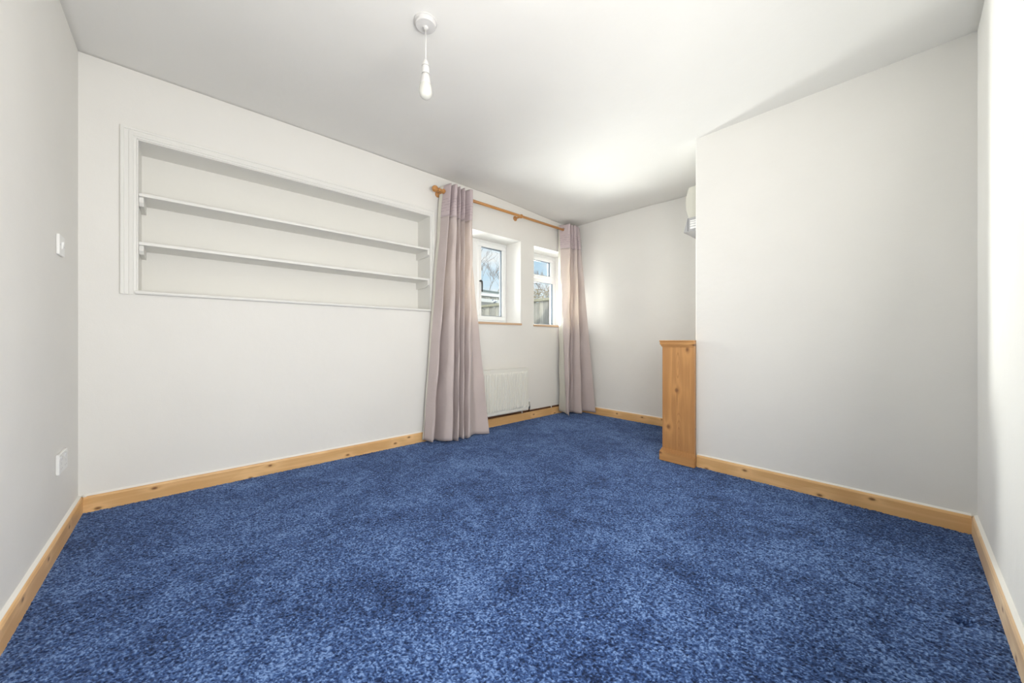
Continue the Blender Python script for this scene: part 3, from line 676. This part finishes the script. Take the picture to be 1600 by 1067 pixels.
# outbuilding
G = empty('outbuilding', (-13, 8, -.35), label='low outbuilding with green-grey roof and white fascia beyond the fence', cat='building')
WHITE = mat('white_render', (.72, .72, .70), .7)
obj('wall', B(-16, -11.80, 6.2, 10.6, -.35, 2.70), WHITE, G)
i = 0; y = 6.2
while y < 10.55:
    obj('cladding_board', B(-11.799, -11.76 + .012 * (i % 2), y, y + .135, 2.47, 2.68), FW[i % 3], G); y += .145; i += 1
obj('fascia', B(-11.80, -11.68, 6.05, 10.75, 2.70, 2.86), mat('white_fascia', (.80, .80, .78), .5), G)
bm = bmesh.new(); prism(bm, [(-11.62, 2.862), (-11.62, 2.90), (-14, 3.35), (-16.3, 2.90), (-16.3, 2.862)], 6.0, 10.8, 1); obj('roof', bm, mat('green_grey_roof', (.17, .21, .20), .8), G)
obj('lean_to_roof', B(-11.76, -10.6, 6.2, 10.6, 2.30, 2.42), mat('white_roof_sheet', (.80, .80, .78), .5), G)
obj('lean_to_wall', B(-11.75, -10.75, 6.3, 10.5, -.35, 2.30), WHITE, G)
# bird on the fence
Bd = empty('garden_bird', (-6.05, 5.01, 1.66), label='small slate-blue bird with white wings perched on the fence capping rail', cat='bird')
bm = bmesh.new(); sphere(bm, (-6.05, 5.01, 1.715), .03, 16, (1.5, .9, 1)); sphere(bm, (-6.095, 5.01, 1.748), .019, 14); obj('body', bm, mat('bird_grey', (.16, .20, .27), .7), Bd, smooth=True)
bm = bmesh.new()
for s in (-1, 1): sphere(bm, (-6.035, 5.01 + s * .024, 1.722), .03, 12, (1.5, .25, .65))
obj('wing', bm, mat('bird_white', (.75, .77, .80), .6), Bd, smooth=True)
obj('tail', B(-6.02, -5.955, 5.0, 5.02, 1.70, 1.708), mat('bird_tail', (.08, .12, .2), .6), Bd)
obj('beak', lathe(bmesh.new(), [(.006, -6.112), (.0005, -6.132)], (0, 5.01, 1.748), 'X', 8), DARKSLOT, Bd)
bm = bmesh.new()
for s in (-1, 1): tube(bm, [(-6.05, 5.01 + s * .01, 1.69), (-6.05, 5.01 + s * .012, 1.659)], .003, 6)
obj('leg', bm, DARKSLOT, Bd)
# bare trees: trunk continuous with its boughs, fine twigs joined
BARK = wood('grey_bark', (.30, .27, .26))
def tree(loc, height, seed, label, levels=6, spread=.55):
    R0 = random.Random(seed); root = empty('bare_tree', loc, label=label, cat='tree', group='bare trees outside')
    big = bmesh.new(); small = bmesh.new(); x0, y0_, z0_ = loc
    def grow(p, d, L, r, lev):
        pts = [p]; rads = [r]; q = p.copy(); dd = d.copy(); seg = 4
        for s in range(seg):
            dd = (dd + Vector((R0.uniform(-1, 1), R0.uniform(-1, 1), R0.uniform(-.4, .7))) * .16).normalized(); q = q + dd * L / seg; pts.append(q.copy()); rads.append(r * (1 - .42 * (s + 1) / seg))
        tube(big if lev < 3 else small, pts, rads, 8 if lev < 3 else 4)
        if lev >= levels: return
        for k in range(3):
            t = R0.choice((2, 3, 4)) if lev else 4 - (k % 2); a = R0.uniform(0, 6.283); sd = Vector((math.cos(a), math.sin(a), R0.uniform(-.1, .6)))
            nd = (dd + sd * R0.uniform(spread * .8, spread * 1.6)).normalized(); grow(pts[t], nd, L * R0.uniform(.62, .82), max(.0065, rads[t] * .58), lev + 1)
    grow(Vector(loc), Vector((.05, .05, 1)), height * .30, height * .015, 0)
    obj('trunk', big, BARK, root, smooth=True); o = obj('twigs', small, BARK, root); tag(o, kind='stuff'); return root
tree((-15.3, 11.7, -.35), 8.4, 5, 'large bare tree with fine twigs behind the outbuilding')
tree((-12.6, 13.9, -.35), 5.8, 11, 'smaller bare tree seen low through the second window')
# scrubby hedge behind the fence
hb = bmesh.new()
for k in range(9000):
    t = rng.random(); cx = -10.1 + 4.5 * t; cy = 9.0 + 2.6 * t + rng.normal() * .25; cz = -.2 + 3.05 * rng.random() ** .6 + .12 * math.sin(cx * 3)
    s = .02 + .03 * rng.random(); a, b = rng.random() * 6.28, rng.random() * 3.1
    u = Vector((math.cos(a), math.sin(a), .3 * math.cos(b))).normalized() * s; v = Vector((-math.sin(a) * .4, math.cos(a) * .4, math.sin(b))).normalized() * s
    c = Vector((cx, cy, cz)); hb.faces.new([hb.verts.new(c + q) for q in (-u, -v * .5, u, v * .5)])
hm = mat('dry_hedge_leaves', (.26, .21, .12), .9); nth = hm.node_tree; nh = noise(nth, coords(nth), 6, 3); rh = ramp(nth, nh.outputs[0], [(.3, (.22, .19, .11)), (.7, (.50, .42, .28))]); nth.links.new(rh.outputs[0], bsdf(hm).inputs['Base Color'])
HG = empty('hedge', (-8.4, 10.3, -.35), label='scrubby brown hedge showing above the fence through the second window', cat='hedge')
obj('foliage', hb, hm, HG, kind='stuff')
st_ = bmesh.new()
for k in range(26):
    t = k / 25; cx = -10.0 + 4.3 * t; cy = 9.05 + 2.5 * t; q = Vector((cx, cy, -.36)); tube(st_, [q, q + Vector((.05, .02, 1)), q + Vector((rng.normal() * .2, rng.normal() * .1, 2.0 + .2 * rng.random()))], [.025, .015, .005], 5)
obj('stems', st_, BARK, HG, kind='stuff')
